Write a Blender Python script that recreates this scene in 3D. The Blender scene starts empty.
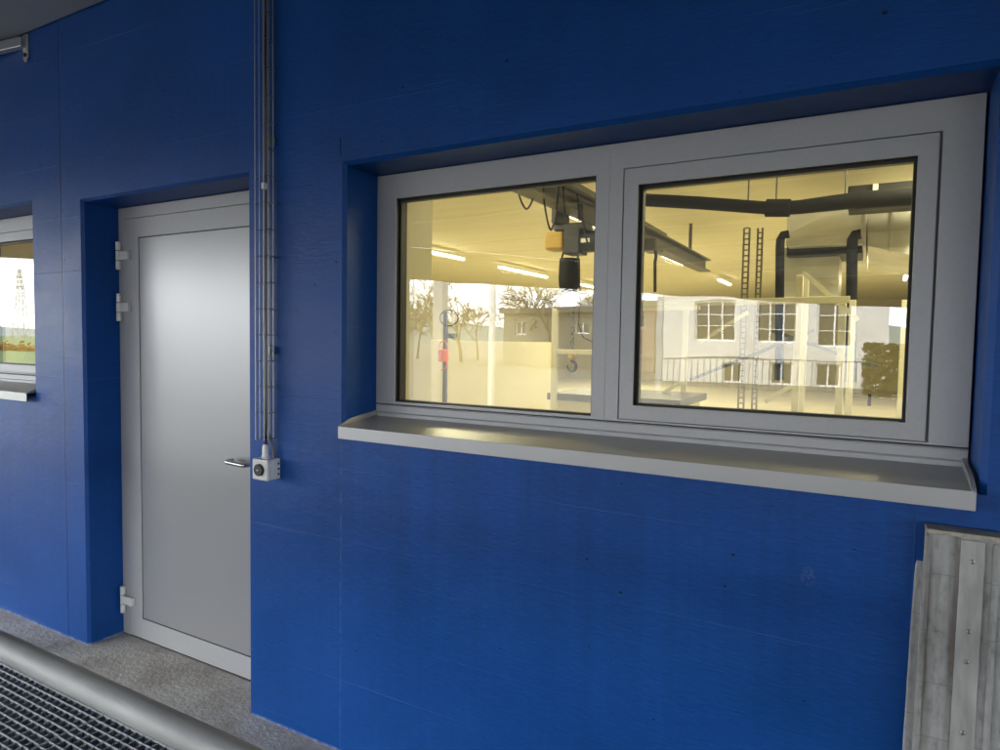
import bpy, bmesh, math, random
from mathutils import Vector, Matrix
R_ = math.radians
sc = bpy.context.scene
col = sc.collection
# ------------------------------------------------------------------ camera, sky, sun, exposure
FPX, YAW, PITCH, ROLL = 661.8, 0.511818, 0.051061, 0.016034
CAM = Vector((0, -1.8194, 1.55))
FW = Vector((-math.sin(YAW)*math.cos(PITCH), math.cos(YAW)*math.cos(PITCH), -math.sin(PITCH)))
r0 = Vector((math.cos(YAW), math.sin(YAW), 0)); u0 = r0.cross(FW)
RT = r0*math.cos(ROLL) + u0*math.sin(ROLL); UP = u0*math.cos(ROLL) - r0*math.sin(ROLL)
cd = bpy.data.cameras.new('camera'); cam = bpy.data.objects.new('camera', cd); col.objects.link(cam)
cam.matrix_world = Matrix.Translation(CAM) @ Matrix((RT, UP, -FW)).transposed().to_4x4()
cd.sensor_width = 36; cd.lens = FPX/1000*36; cd.clip_start = .05; cd.clip_end = 3000
sc.camera = cam
def P(px, py, Y):
    """point of the plane y = Y seen at a pixel of the photograph"""
    d = FW + RT*((px-500)/FPX) - UP*((py-375)/FPX)
    return CAM + d*((Y-CAM.y)/d.y)
GY = .2                                  # plane of the outer glass face
def M_(px, py, Yv):
    """point outside whose mirror image in the glass is seen at a pixel"""
    p = P(px, py, Yv); return Vector((p.x, 2*GY-p.y, p.z))

SUN_EL, SUN_AZ = 36, 142                  # hazy sun behind the blue building, to the left
w = bpy.data.worlds.new('World'); sc.world = w; w.use_nodes = True
nt = w.node_tree; bg = nt.nodes['Background']
sky = nt.nodes.new('ShaderNodeTexSky'); sky.sky_type = 'NISHITA'; sky.sun_disc = False
sky.sun_elevation = R_(SUN_EL); sky.sun_rotation = R_(90-SUN_AZ)
sky.dust_density = 4.0; sky.air_density = 1.0; sky.ozone_density = 1.0
tc = nt.nodes.new('ShaderNodeTexCoord'); nz = nt.nodes.new('ShaderNodeTexNoise'); nz.inputs['Scale'].default_value = 2.2
nz.inputs['Detail'].default_value = 6
mp = nt.nodes.new('ShaderNodeMapping'); mp.inputs['Scale'].default_value = (1, 1, 3)
rp = nt.nodes.new('ShaderNodeValToRGB'); rp.color_ramp.elements[0].position = .25; rp.color_ramp.elements[1].position = .6
rp.color_ramp.elements[0].color = (.55, .55, .55, 1); rp.color_ramp.elements[1].color = (.95, .95, .95, 1)
mx = nt.nodes.new('ShaderNodeMixRGB'); mx.inputs[2].default_value = (10.8, 11.0, 11.3, 1)   # bright cloud layer
nt.links.new(tc.outputs['Generated'], mp.inputs[0]); nt.links.new(mp.outputs[0], nz.inputs[0])
nt.links.new(nz.outputs[0], rp.inputs[0]); nt.links.new(rp.outputs[0], mx.inputs[0])
nt.links.new(sky.outputs[0], mx.inputs[1]); nt.links.new(mx.outputs[0], bg.inputs[0])
bg.inputs[1].default_value = .12
sd = bpy.data.lights.new('sun', 'SUN'); sd.energy = 0.8; sd.angle = R_(16); sd.color = (1, .97, .93)
so = bpy.data.objects.new('sun', sd); col.objects.link(so)
dv = Vector((math.cos(R_(SUN_AZ))*math.cos(R_(SUN_EL)), math.sin(R_(SUN_AZ))*math.cos(R_(SUN_EL)), math.sin(R_(SUN_EL))))
so.rotation_euler = dv.to_track_quat('Z', 'Y').to_euler(); so.location = (-8, -10, 12)
sc.view_settings.view_transform = 'Standard'; sc.view_settings.look = 'None'
sc.view_settings.exposure = 3.0; sc.view_settings.gamma = 1
cy = sc.cycles
cy.max_bounces = 10; cy.diffuse_bounces = 5; cy.glossy_bounces = 5; cy.transparent_max_bounces = 16
cy.use_denoising = True; cy.sample_clamp_indirect = 6; cy.caustics_reflective = False; cy.caustics_refractive = False

# ------------------------------------------------------------------ helpers
class MB:
    def __init__(s): s.b = bmesh.new()
    def box(s, lo, hi):
        x0, x1 = sorted((lo[0], hi[0])); y0, y1 = sorted((lo[1], hi[1])); z0, z1 = sorted((lo[2], hi[2]))
        v = [s.b.verts.new(p) for p in ((x0,y0,z0),(x1,y0,z0),(x1,y1,z0),(x0,y1,z0),(x0,y0,z1),(x1,y0,z1),(x1,y1,z1),(x0,y1,z1))]
        for f in ((0,3,2,1),(4,5,6,7),(0,1,5,4),(1,2,6,5),(2,3,7,6),(3,0,4,7)): s.b.faces.new([v[i] for i in f])
        return s
    def poly(s, pts):
        s.b.faces.new([s.b.verts.new(p) for p in pts]); return s
    def prism(s, pts, d):
        """closed outline pts swept by vector d"""
        d = Vector(d); a = [s.b.verts.new(p) for p in pts]; c = [s.b.verts.new(Vector(p)+d) for p in pts]; n = len(a)
        s.b.faces.new(a[::-1]); s.b.faces.new(c)
        for i in range(n): s.b.faces.new([a[i], a[(i+1) % n], c[(i+1) % n], c[i]])
        return s
    def tube(s, pts, r, n=10, cap=True):
        pts = [Vector(p) for p in pts]; rs = r if isinstance(r, (list, tuple)) else [r]*len(pts); rings = []; prev = None
        for i, p in enumerate(pts):
            t = (pts[min(i+1, len(pts)-1)] - pts[max(i-1, 0)]).normalized()
            if prev is None: a = t.orthogonal().normalized()
            else:
                a = prev - t*prev.dot(t); a = a.normalized() if a.length > 1e-6 else t.orthogonal().normalized()
            prev = a; c = t.cross(a)
            rings.append([s.b.verts.new(p + (a*math.cos(2*math.pi*k/n) + c*math.sin(2*math.pi*k/n))*rs[i]) for k in range(n)])
        for i in range(len(rings)-1):
            for k in range(n): s.b.faces.new([rings[i][k], rings[i][(k+1) % n], rings[i+1][(k+1) % n], rings[i+1][k]])
        if cap: s.b.faces.new(rings[0][::-1]); s.b.faces.new(rings[-1])
        return s
    def beam(s, a, c, wx, wy):
        """rectangular bar between two points"""
        a, c = Vector(a), Vector(c); t = (c-a).normalized(); u = t.cross(Vector((0,0,1)))
        if u.length < .01: u = Vector((1,0,0))
        u.normalize(); v = u.cross(t); q = [u*wx/2+v*wy/2, -u*wx/2+v*wy/2, -u*wx/2-v*wy/2, u*wx/2-v*wy/2]
        return s.prism([a+k for k in q], c-a)
    def ring(s, x0, x1, z0, z1, L, R, B, T, y0, y1):
        """rectangular frame with member widths L R B T, mitred at the corners"""
        o = [(x0,z0),(x1,z0),(x1,z1),(x0,z1)]; i = [(x0+L,z0+B),(x1-R,z0+B),(x1-R,z1-T),(x0+L,z1-T)]
        V = lambda q, y: [s.b.verts.new((a, y, c)) for a, c in q]
        of, inf, ob, ib = V(o, y0), V(i, y0), V(o, y1), V(i, y1)
        for k in range(4):
            j = (k+1) % 4
            s.b.faces.new([of[k], of[j], inf[j], inf[k]]); s.b.faces.new([ob[j], ob[k], ib[k], ib[j]])
            s.b.faces.new([inf[k], inf[j], ib[j], ib[k]]); s.b.faces.new([of[j], of[k], ob[k], ob[j]])
        return s
    def holed(s, x0, x1, z0, z1, y0, y1, holes, ch=0.0):
        """wall with rectangular holes (x0,x1,z0,z1,bottom_open); reveals with a chamfer at the front edge"""
        hs = [(a-ch, b+ch, c - (0 if o else 0), d+ch) for a, b, c, d, o in holes]
        xs = sorted({x0, x1, *[h[0] for h in hs], *[h[1] for h in hs]}); zs = sorted({z0, z1, *[h[2] for h in hs], *[h[3] for h in hs]})
        for y, H in ((y0, hs), (y1, [h[:4] for h in holes])):
            X = sorted({x0, x1, *[h[0] for h in H], *[h[1] for h in H]}); Z = sorted({z0, z1, *[h[2] for h in H], *[h[3] for h in H]})
            for i in range(len(X)-1):
                for k in range(len(Z)-1):
                    cx, cz = (X[i]+X[i+1])/2, (Z[k]+Z[k+1])/2
                    if any(h[0] < cx < h[1] and h[2] < cz < h[3] for h in H): continue
                    q = [(X[i],y,Z[k]),(X[i+1],y,Z[k]),(X[i+1],y,Z[k+1]),(X[i],y,Z[k+1])]
                    s.poly(q if y == y0 else q[::-1])
        for h, (a, b, c, d, o) in zip(hs, holes):
            f = [(h[0],h[2]),(h[0],h[3]),(h[1],h[3]),(h[1],h[2])]; g = [(a,c),(a,d),(b,d),(b,c)]
            n = 3 if o else 4
            for k in range(n):
                j = (k+1) % 4
                if ch and k < 3: s.poly([(f[k][0],y0,f[k][1]),(f[j][0],y0,f[j][1]),(g[j][0],y0+ch,g[j][1]),(g[k][0],y0+ch,g[k][1])])
                yy = y0+ch if ch and k < 3 else y0
                s.poly([(g[k][0],yy,g[k][1]),(g[j][0],yy,g[j][1]),(g[j][0],y1,g[j][1]),(g[k][0],y1,g[k][1])])
        for q in ([(x0,y0,z0),(x0,y0,z1),(x0,y1,z1),(x0,y1,z0)],[(x1,y0,z1),(x1,y0,z0),(x1,y1,z0),(x1,y1,z1)],[(x0,y0,z1),(x1,y0,z1),(x1,y1,z1),(x0,y1,z1)]): s.poly(q)
        return s
LOC = {}
def wl(o): return LOC.get(o.name, Vector((0,0,0))) if o else Vector((0,0,0))
def obj(name, mb, mat, parent=None, bevel=0, smooth=False, origin=None):
    me = bpy.data.meshes.new(name)
    bmesh.ops.recalc_face_normals(mb.b, faces=mb.b.faces)
    base = Vector(origin) if origin else wl(parent)
    for v in mb.b.verts: v.co -= base
    mb.b.to_mesh(me); mb.b.free()
    o = bpy.data.objects.new(name, me); col.objects.link(o); me.materials.append(mat)
    if parent: o.parent = parent; o.location = base - wl(parent)
    else: o.location = base
    LOC[o.name] = base
    if bevel:
        m = o.modifiers.new('bevel', 'BEVEL'); m.width = bevel; m.segments = 2; m.limit_method = 'ANGLE'; m.angle_limit = R_(40)
    if smooth:
        for p in me.polygons: p.use_smooth = True
        me.set_sharp_from_angle(angle=R_(40))
    return o
def tag(o, label=None, cat=None, group=None, kind=None):
    for k, v in (('label', label), ('category', cat), ('group', group), ('kind', kind)):
        if v: o[k] = v
    return o
def empty(name, loc, label, cat, group=None):
    o = bpy.data.objects.new(name, None); col.objects.link(o); o.location = loc; LOC[o.name] = Vector(loc)
    return tag(o, label, cat, group)

def mat(name, color, rough=.5, metal=0, spec=.5, noise=None, bump=None, emit=None):
    """principled; noise = (scale xyz, amount of value change); bump = (scale xyz, strength, distance)"""
    m = bpy.data.materials.new(name); m.use_nodes = True; t = m.node_tree; b = t.nodes['Principled BSDF']
    b.inputs['Base Color'].default_value = (*color, 1); b.inputs['Roughness'].default_value = rough
    b.inputs['Metallic'].default_value = metal; b.inputs['Specular IOR Level'].default_value = spec
    if emit: b.inputs['Emission Color'].default_value = (*emit[0], 1); b.inputs['Emission Strength'].default_value = emit[1]
    def tex(scale, detail=5):
        g = t.nodes.new('ShaderNodeNewGeometry'); mp = t.nodes.new('ShaderNodeMapping'); mp.inputs['Scale'].default_value = scale
        n = t.nodes.new('ShaderNodeTexNoise'); n.inputs['Scale'].default_value = 1; n.inputs['Detail'].default_value = detail
        t.links.new(g.outputs['Position'], mp.inputs[0]); t.links.new(mp.outputs[0], n.inputs[0]); return n
    if noise:
        n = tex(noise[0]); r = t.nodes.new('ShaderNodeMapRange'); r.inputs[1].default_value = .3; r.inputs[2].default_value = .7
        r.inputs[3].default_value = 1-noise[1]; r.inputs[4].default_value = 1+noise[1]
        v = t.nodes.new('ShaderNodeVectorMath'); v.operation = 'SCALE'; v.inputs[0].default_value = color
        t.links.new(n.outputs[0], r.inputs[0]); t.links.new(r.outputs[0], v.inputs['Scale']); t.links.new(v.outputs[0], b.inputs['Base Color'])
        r2 = t.nodes.new('ShaderNodeMapRange'); r2.inputs[3].default_value = max(0, rough-.08); r2.inputs[4].default_value = min(1, rough+.08)
        t.links.new(n.outputs[0], r2.inputs[0]); t.links.new(r2.outputs[0], b.inputs['Roughness'])
    if bump:
        n = tex(bump[0]); u = t.nodes.new('ShaderNodeBump'); u.inputs['Strength'].default_value = bump[1]; u.inputs['Distance'].default_value = bump[2]
        t.links.new(n.outputs[0], u.inputs['Height']); t.links.new(u.outputs[0], b.inputs['Normal'])
    return m

def blue_wall_mat():
    m = bpy.data.materials.new('blue_painted_concrete'); m.use_nodes = True; t = m.node_tree; b = t.nodes['Principled BSDF']; L = t.links.new
    N = lambda k: t.nodes.new(k)
    g = N('ShaderNodeNewGeometry'); sep = N('ShaderNodeSeparateXYZ'); L(g.outputs['Position'], sep.inputs[0])
    def noise(scale, detail=5, rough=.6):
        mp = N('ShaderNodeMapping'); mp.inputs['Scale'].default_value = scale; n = N('ShaderNodeTexNoise'); n.inputs['Scale'].default_value = 1
        n.inputs['Detail'].default_value = detail; n.inputs['Roughness'].default_value = rough
        L(g.outputs['Position'], mp.inputs[0]); L(mp.outputs[0], n.inputs[0]); return n.outputs[0]
    def math_(op, a, c=None, d=None):
        n = N('ShaderNodeMath'); n.operation = op
        for i, v in enumerate((a, c, d)):
            if v is None: continue
            if isinstance(v, (int, float)): n.inputs[i].default_value = v
            else: L(v, n.inputs[i])
        return n.outputs[0]
    def mr(a, f0, f1, t0, t1):
        n = N('ShaderNodeMapRange'); L(a, n.inputs[0])
        for i, v in enumerate((f0, f1, t0, t1)): n.inputs[i+1].default_value = v
        return n.outputs[0]
    # board marks: thin horizontal ridges at uneven heights, wobbling a little along the wall
    wob = math_('MULTIPLY', noise((.7, .7, .7), 2), .035)
    zz = math_('ADD', math_('ADD', sep.outputs[2], wob), math_('MULTIPLY', sep.outputs[0], .004))
    def lines(period, wid, seed):
        f = math_('DIVIDE', math_('ADD', zz, seed), period); fr = math_('FRACT', f)
        dist = math_('MULTIPLY', math_('ABSOLUTE', math_('SUBTRACT', fr, .5)), period)
        return mr(dist, 0, wid, 1, 0)
    brk = mr(noise((1.3, 1, 9), 3), .5, .68, 0, 1)
    ridge = math_('MULTIPLY', lines(.107, .0022, 0), brk)
    ridge2 = math_('MULTIPLY', lines(.263, .003, .11), mr(noise((.6, 1, 5), 2), .46, .66, 0, 1))
    # form-panel joints (vertical)
    def vline(x, wid, zlo, zhi):
        d = math_('ABSOLUTE', math_('SUBTRACT', sep.outputs[0], x)); a = mr(d, wid*.4, wid, 1, 0)
        return math_('MULTIPLY', a, math_('MULTIPLY', math_('GREATER_THAN', sep.outputs[2], zlo), math_('LESS_THAN', sep.outputs[2], zhi)))
    joint = vline(-3.529, .0045, -1, 4)
    joint_up = math_('MULTIPLY', vline(-1.692, .004, 2.21, 2.27), 1)
    thin = math_('MULTIPLY', vline(-1.686, .004, -1, 1.2), mr(noise((1, 1, 25), 2), .35, .6, 0, 1))
    thin2 = math_('MULTIPLY', vline(.105, .003, -1, 1.2), .7)
    # pores
    cb_ = N('ShaderNodeCombineXYZ'); L(math_('MULTIPLY', sep.outputs[0], 10), cb_.inputs[0]); L(math_('MULTIPLY', sep.outputs[2], 12), cb_.inputs[1])
    vo = N('ShaderNodeTexVoronoi'); vo.voronoi_dimensions = '2D'; vo.inputs['Scale'].default_value = 1; L(cb_.outputs[0], vo.inputs[0])
    sepc = N('ShaderNodeSeparateColor'); L(vo.outputs['Color'], sepc.inputs[0])
    sel = math_('GREATER_THAN', sepc.outputs[0], .78); size = mr(math_('POWER', sepc.outputs[1], 2.5), 0, 1, .016, .062)
    pore = math_('MULTIPLY', math_('MULTIPLY', math_('LESS_THAN', vo.outputs['Distance'], size), sel), math_('GREATER_THAN', noise((1.1, 1.1, 1.7), 3), .46))
    runs = math_('MULTIPLY', mr(noise((16, 16, .35), 4), .42, .66, 0, 1), math_('MULTIPLY', mr(sep.outputs[2], .25, 1.1, 0, 1), math_('LESS_THAN', sep.outputs[2], 1.2)))
    fine = noise((22, 22, 170), 4); cloud = noise((1.6, 1.6, 2.2), 6); streak = noise((30, 30, 1.1), 4)
    h = math_('MULTIPLY', fine, .0008)
    for a, k in ((ridge, .0005), (ridge2, .0009), (thin, .0009), (thin2, .0007), (joint, -.003), (joint_up, -.003), (pore, -.0035)):
        h = math_('MULTIPLY_ADD', a, k, h)
    h = math_('MULTIPLY_ADD', noise((5, 5, 7), 4), .0035, h); h = math_('MULTIPLY_ADD', noise((160, 160, 160), 3), .00022, h)
    bu = N('ShaderNodeBump'); bu.inputs['Strength'].default_value = .85; bu.inputs['Distance'].default_value = 1; L(h, bu.inputs['Height']); L(bu.outputs[0], b.inputs['Normal'])
    val = math_('MULTIPLY', mr(cloud, .3, .7, .82, 1.12), mr(streak, .3, .7, .95, 1.05))
    val = math_('MULTIPLY', val, mr(fine, .3, .7, .88, 1.10))
    val = math_('MULTIPLY', val, math_('SUBTRACT', 1, math_('MULTIPLY', pore, .75)))
    val = math_('MULTIPLY', val, math_('SUBTRACT', 1, math_('MULTIPLY', runs, .16)))
    val = math_('MULTIPLY', val, math_('SUBTRACT', 1, math_('MULTIPLY', math_('MAXIMUM', joint, joint_up), .7)))
    # worn pale paint on the ridges and at the foot of the wall
    wear = math_('MAXIMUM', math_('MULTIPLY', math_('MAXIMUM', math_('MULTIPLY', ridge2, .7), thin), .075), math_('MULTIPLY', ridge, .02))
    foot = math_('MULTIPLY', mr(sep.outputs[2], .0, .012, 1, 0), mr(noise((25, 25, 25), 3), .4, .6, .1, .7)); wear = math_('MAXIMUM', wear, foot)
    sx_, sz_ = P(808, 576, 0).x, P(808, 576, 0).z            # a pale scuff below the window
    dd = math_('ADD', math_('POWER', math_('DIVIDE', math_('SUBTRACT', sep.outputs[0], sx_), .02), 2), math_('POWER', math_('DIVIDE', math_('SUBTRACT', sep.outputs[2], sz_), .03), 2))
    wear = math_('MAXIMUM', wear, math_('MULTIPLY', mr(dd, .1, 1, .12, 0), mr(noise((130, 130, 60), 3), .45, .6, 0, 1)))
    v = N('ShaderNodeVectorMath'); v.operation = 'SCALE'; v.inputs[0].default_value = BLUE; L(val, v.inputs['Scale'])
    mxx = N('ShaderNodeMixRGB'); mxx.inputs[2].default_value = (.42, .47, .55, 1); L(wear, mxx.inputs[0]); L(v.outputs[0], mxx.inputs[1]); L(mxx.outputs[0], b.inputs['Base Color'])
    L(mr(cloud, .3, .7, .38, .52), b.inputs['Roughness']); b.inputs['Specular IOR Level'].default_value = .28
    return m
BLUE = (.002, .066, .295)

def glass_mat(name, r0=.075, tint=(.95, .94, .85), wav=0.0):
    m = bpy.data.materials.new(name); m.use_nodes = True; t = m.node_tree; L = t.links.new; t.nodes.clear()
    N = lambda k: t.nodes.new(k)
    out = N('ShaderNodeOutputMaterial'); mix = N('ShaderNodeMixShader'); tr = N('ShaderNodeBsdfTransparent'); gl = N('ShaderNodeBsdfGlossy')
    tr.inputs[0].default_value = (*tint, 1); gl.inputs['Roughness'].default_value = 0; gl.inputs['Color'].default_value = (.97, .98, 1, 1)
    g = N('ShaderNodeNewGeometry'); dot = N('ShaderNodeVectorMath'); dot.operation = 'DOT_PRODUCT'
    L(g.outputs['Incoming'], dot.inputs[0]); L(g.outputs['Normal'], dot.inputs[1])
    def mt(op, a, b=None):
        n = N('ShaderNodeMath'); n.operation = op
        for i, v in enumerate((a, b)):
            if v is None: continue
            if isinstance(v, (int, float)): n.inputs[i].default_value = v
            else: L(v, n.inputs[i])
        return n.outputs[0]
    c = mt('ABSOLUTE', dot.outputs['Value']); p5 = mt('POWER', mt('SUBTRACT', 1, c), 4.5)
    f = mt('MINIMUM', mt('ADD', mt('MULTIPLY', p5, 1-r0), r0), .95)
    L(f, mix.inputs[0]); L(tr.outputs[0], mix.inputs[1]); L(gl.outputs[0], mix.inputs[2]); L(mix.outputs[0], out.inputs[0])
    if wav:                                # slight waviness of rolled glass: long horizontal ripples
        mp = N('ShaderNodeMapping'); mp.inputs['Scale'].default_value = (1.2, 1, 4.5); n = N('ShaderNodeTexNoise'); n.inputs['Scale'].default_value = 1; n.inputs['Detail'].default_value = 2.5
        bu = N('ShaderNodeBump'); bu.inputs['Strength'].default_value = 1; bu.inputs['Distance'].default_value = wav
        L(g.outputs['Position'], mp.inputs[0]); L(mp.outputs[0], n.inputs[0]); L(n.outputs[0], bu.inputs['Height']); L(bu.outputs[0], gl.inputs['Normal'])
    return m

MT = dict(
    blue=blue_wall_mat(),
    frame=mat('silver_grey_paint', (.44, .447, .457), .44, .14, .5, ((90, 90, 90), .03), ((700, 700, 700), .12, .0006)),
    panel=mat('silver_grey_door_sheet', (.37, .375, .385), .31, .32, .5, None, ((2.2, 2.2, 1.5), .35, .006)),
    sill=mat('silver_anodised_sill', (.42, .427, .432), .40, .5, .5, ((6, 6, 6), .02)),
    rubber=mat('black_rubber', (.012, .012, .012), .5),
    glass=glass_mat('window_glass', .085, wav=.0004), glass_wavy=glass_mat('window_glass_wavy', .085, wav=.0006),
    lining=mat('cream_lining', (.72, .68, .52), .6),
    hinge=mat('white_hinge_paint', (.72, .72, .70), .35),
    steel=mat('brushed_stainless', (.5, .49, .47), .28, 1),
    zinc=mat('zinc_wire', (.44, .45, .47), .4, .85),
    zincdark=mat('dull_zinc_wire', (.2, .2, .21), .5, .5),
    rail=mat('galvanised_rail', (.47, .48, .48), .62, .35, .5, ((7, 30, 30), .2), ((60, 60, 60), .1, .001)),
    grate=mat('galvanised_grating', (.62, .64, .66), .5, .3),
    grated=mat('dull_grating_steel', (.42, .44, .46), .6, .3),
    cable=mat('black_cable', (.015, .015, .016), .45), greycable=mat('grey_cable', (.14, .14, .145), .5),
    box=mat('light_grey_plastic', (.72, .72, .70), .4), knob=mat('dark_plastic', (.025, .023, .022), .35), white=mat('white_plastic', (.8, .8, .8), .4),
    canopy=mat('grey_canopy_paint', (.38, .405, .44), .7, 0, .3, ((2, 2, 2), .06), ((60, 60, 60), .2, .002)),
    gap=mat('dark_gap', (.01, .01, .012), .8),
    cream=mat('cream_wall_paint', (.84, .80, .62), .7, 0, .3, ((1.5, 1.5, 1.5), .03)),
    khaki=mat('khaki_wall_paint', (.56, .53, .41), .75, 0, .3, ((1.2, 1.2, 1.2), .05)),
    ceil=mat('ceiling_board', (.70, .66, .50), .7, 0, .3, ((.4, 5, 1), .05)),
    floor=mat('pale_floor', (.58, .54, .42), .35, 0, .5, ((1.2, 1.2, 1), .08)),
    dark=mat('dark_machine_paint', (.014, .014, .015), .5), pipe=mat('black_insulation', (.012, .012, .013), .75, 0, .3, ((30, 30, 30), .3)),
    yellow=mat('yellow_paint', (.40, .25, .012), .45), orange=mat('orange_paint', (.75, .16, .02), .4),
    steelgrey=mat('grey_steel_paint', (.11, .11, .105), .5), rack=mat('cream_rack_paint', (.62, .60, .48), .4),
    duct=mat('galvanised_duct', (.74, .74, .71), .33, .5, .5, ((3, 3, 9), .12), ((2, 2, 3), .15, .03)),
    led=mat('led_tube', (.9, .9, .85), .4, 0, .5, None, None, ((1, .95, .72), 1.8)),
    ground=mat('yard_asphalt', (.12, .118, .112), .85, 0, .3, ((1.5, 1.5, 1.5), .25), ((80, 80, 80), .4, .01)),
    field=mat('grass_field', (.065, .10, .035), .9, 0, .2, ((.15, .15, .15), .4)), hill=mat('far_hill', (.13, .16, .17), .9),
    facade=mat('white_render', (.62, .62, .62), .8, 0, .3, ((.6, .6, .6), .06)), brick=mat('pink_brick', (.34, .27, .23), .85, 0, .3, ((1, 1, 14), .2)),
    pane=mat('dark_pane', (.05, .06, .07), .08), wframe=mat('white_window_frame', (.8, .8, .8), .5), roof=mat('grey_roof', (.12, .12, .12), .8),
    bark=mat('bark', (.085, .065, .05), .9, 0, .2), foliage=mat('autumn_leaves', (.32, .16, .035), .9, 0, .2, ((3, 3, 3), .4)),
    fawn=mat('dull_ladder_steel', (.22, .20, .16), .5),
    fence=mat('dark_fence', (.10, .11, .11), .6), pylon=mat('pylon_steel', (.25, .26, .27), .6))

def board_mat():
    m = mat('weathered_formwork_board', (.36, .36, .35), .6, .0, .4, None, None); t = m.node_tree; b = t.nodes['Principled BSDF']; L = t.links.new
    N = lambda k: t.nodes.new(k); g = N('ShaderNodeNewGeometry')
    def noise(s, d=5):
        mp = N('ShaderNodeMapping'); mp.inputs['Scale'].default_value = s; n = N('ShaderNodeTexNoise'); n.inputs['Scale'].default_value = 1; n.inputs['Detail'].default_value = d
        L(g.outputs['Position'], mp.inputs[0]); L(mp.outputs[0], n.inputs[0]); return n.outputs[0]
    def ramp(a, st):
        r = N('ShaderNodeValToRGB'); e = r.color_ramp.elements
        while len(e) < len(st): e.new(.5)
        for k, (p, c) in enumerate(st): e[k].position = p; e[k].color = (*c, 1)
        L(a, r.inputs[0]); return r.outputs[0]
    c1 = ramp(noise((30, 6, 1.3), 7), [(.28, (.15, .14, .13)), (.42, (.30, .30, .295)), (.58, (.39, .40, .40)), (.75, (.48, .49, .49))])
    c2 = ramp(noise((75, 75, 34), 10), [(.28, (.68, .66, .63)), (.44, (.95, .95, .94)), (.65, (1.1, 1.1, 1.1))])
    mu = N('ShaderNodeMixRGB'); mu.blend_type = 'MULTIPLY'; mu.inputs[0].default_value = 1; L(c1, mu.inputs[1]); L(c2, mu.inputs[2]); L(mu.outputs[0], b.inputs['Base Color'])
    sp = N('ShaderNodeSeparateXYZ'); L(g.outputs['Position'], sp.inputs[0])
    def mth(op, a, v):
        n = N('ShaderNodeMath'); n.operation = op; L(a, n.inputs[0])
        if isinstance(v, float): n.inputs[1].default_value = v
        else: L(v, n.inputs[1])
        return n.outputs[0]
    wv = mth('ADD', sp.outputs[2], mth('MULTIPLY', noise((6, 6, 6), 2), .03)); fr = mth('FRACT', mth('DIVIDE', wv, .118), 0.0)
    seam = mth('MULTIPLY', mth('LESS_THAN', fr, .022), mth('GREATER_THAN', noise((9, 9, 9), 3), .47))
    m2 = N('ShaderNodeMixRGB'); m2.inputs[2].default_value = (.10, .085, .07, 1); L(mth('MULTIPLY', seam, .3), m2.inputs[0]); L(mu.outputs[0], m2.inputs[1]); L(m2.outputs[0], b.inputs['Base Color'])
    bu = N('ShaderNodeBump'); bu.inputs['Strength'].default_value = .5; bu.inputs['Distance'].default_value = .003; L(noise((60, 60, 25), 8), bu.inputs['Height']); L(bu.outputs[0], b.inputs['Normal'])
    return m
MT['board'] = board_mat()
def concrete_mat():
    m = mat('stained_concrete', (.3, .28, .25), .85, 0, .3); t = m.node_tree; b = t.nodes['Principled BSDF']; L = t.links.new
    N = lambda k: t.nodes.new(k); g = N('ShaderNodeNewGeometry')
    def noise(s, d=6, rg=.6):
        n = N('ShaderNodeTexNoise'); n.inputs['Scale'].default_value = s; n.inputs['Detail'].default_value = d; n.inputs['Roughness'].default_value = rg
        L(g.outputs['Position'], n.inputs[0]); return n.outputs[0]
    r = N('ShaderNodeValToRGB'); e = r.color_ramp.elements; e.new(.5); e.new(.6)
    for k, (p, c) in enumerate([(.28, (.27, .24, .20)), (.40, (.47, .43, .38)), (.55, (.61, .585, .53)), (.72, (.68, .66, .61))]): e[k].position = p; e[k].color = (*c, 1)
    L(noise(4.5, 9, .68), r.inputs[0])
    r2 = N('ShaderNodeValToRGB'); r2.color_ramp.elements[0].position = .32; r2.color_ramp.elements[1].position = .5; r2.color_ramp.elements[0].color = (.78, .75, .71, 1)
    L(noise(75, 6, .7), r2.inputs[0])
    mu = N('ShaderNodeMixRGB'); mu.blend_type = 'MULTIPLY'; mu.inputs[0].default_value = 1; L(r.outputs[0], mu.inputs[1]); L(r2.outputs[0], mu.inputs[2]); L(mu.outputs[0], b.inputs['Base Color'])
    bu = N('ShaderNodeBump'); bu.inputs['Strength'].default_value = .7; bu.inputs['Distance'].default_value = .012; L(noise(45, 7, .65), bu.inputs['Height']); L(bu.outputs[0], b.inputs['Normal'])
    return m
MT['concrete'] = concrete_mat()

# ------------------------------------------------------------------ ground
tag(obj('ground', MB().poly([(-600,-600,-.03),(600,-600,-.03),(600,-1.215,-.03),(-600,-1.215,-.03)]).poly([(-600,-1.215,-.35),(600,-1.215,-.35),(600,600,-.35),(-600,600,-.35)]).poly([(-600,-1.215,-.03),(600,-1.215,-.03),(600,-1.215,-.35),(-600,-1.215,-.35)]), MT['ground']), 'grey paved yard in front of the blue building', 'ground', kind='structure')
tag(obj('walkway', MB().box((-14,-.30,-.33), (6,.30,0)), MT['concrete']), 'stained concrete strip along the foot of the blue wall', 'walkway', kind='structure')
tag(obj('field', MB().poly([(-22,-9,-.022),(-470,-400,-.022),(-598,-400,-.022),(-598,-2,-.022),(-22,-2,-.022)]), MT['field']), 'green field beyond the yard', 'field', kind='structure')
hm = MB(); rnd = random.Random(3); pr = []
for k in range(41):
    a = R_(180 + k*4.5); pr.append((math.cos(a)*500, math.sin(a)*500, 9 + 7*math.sin(k*.7) + rnd.random()*5))
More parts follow.
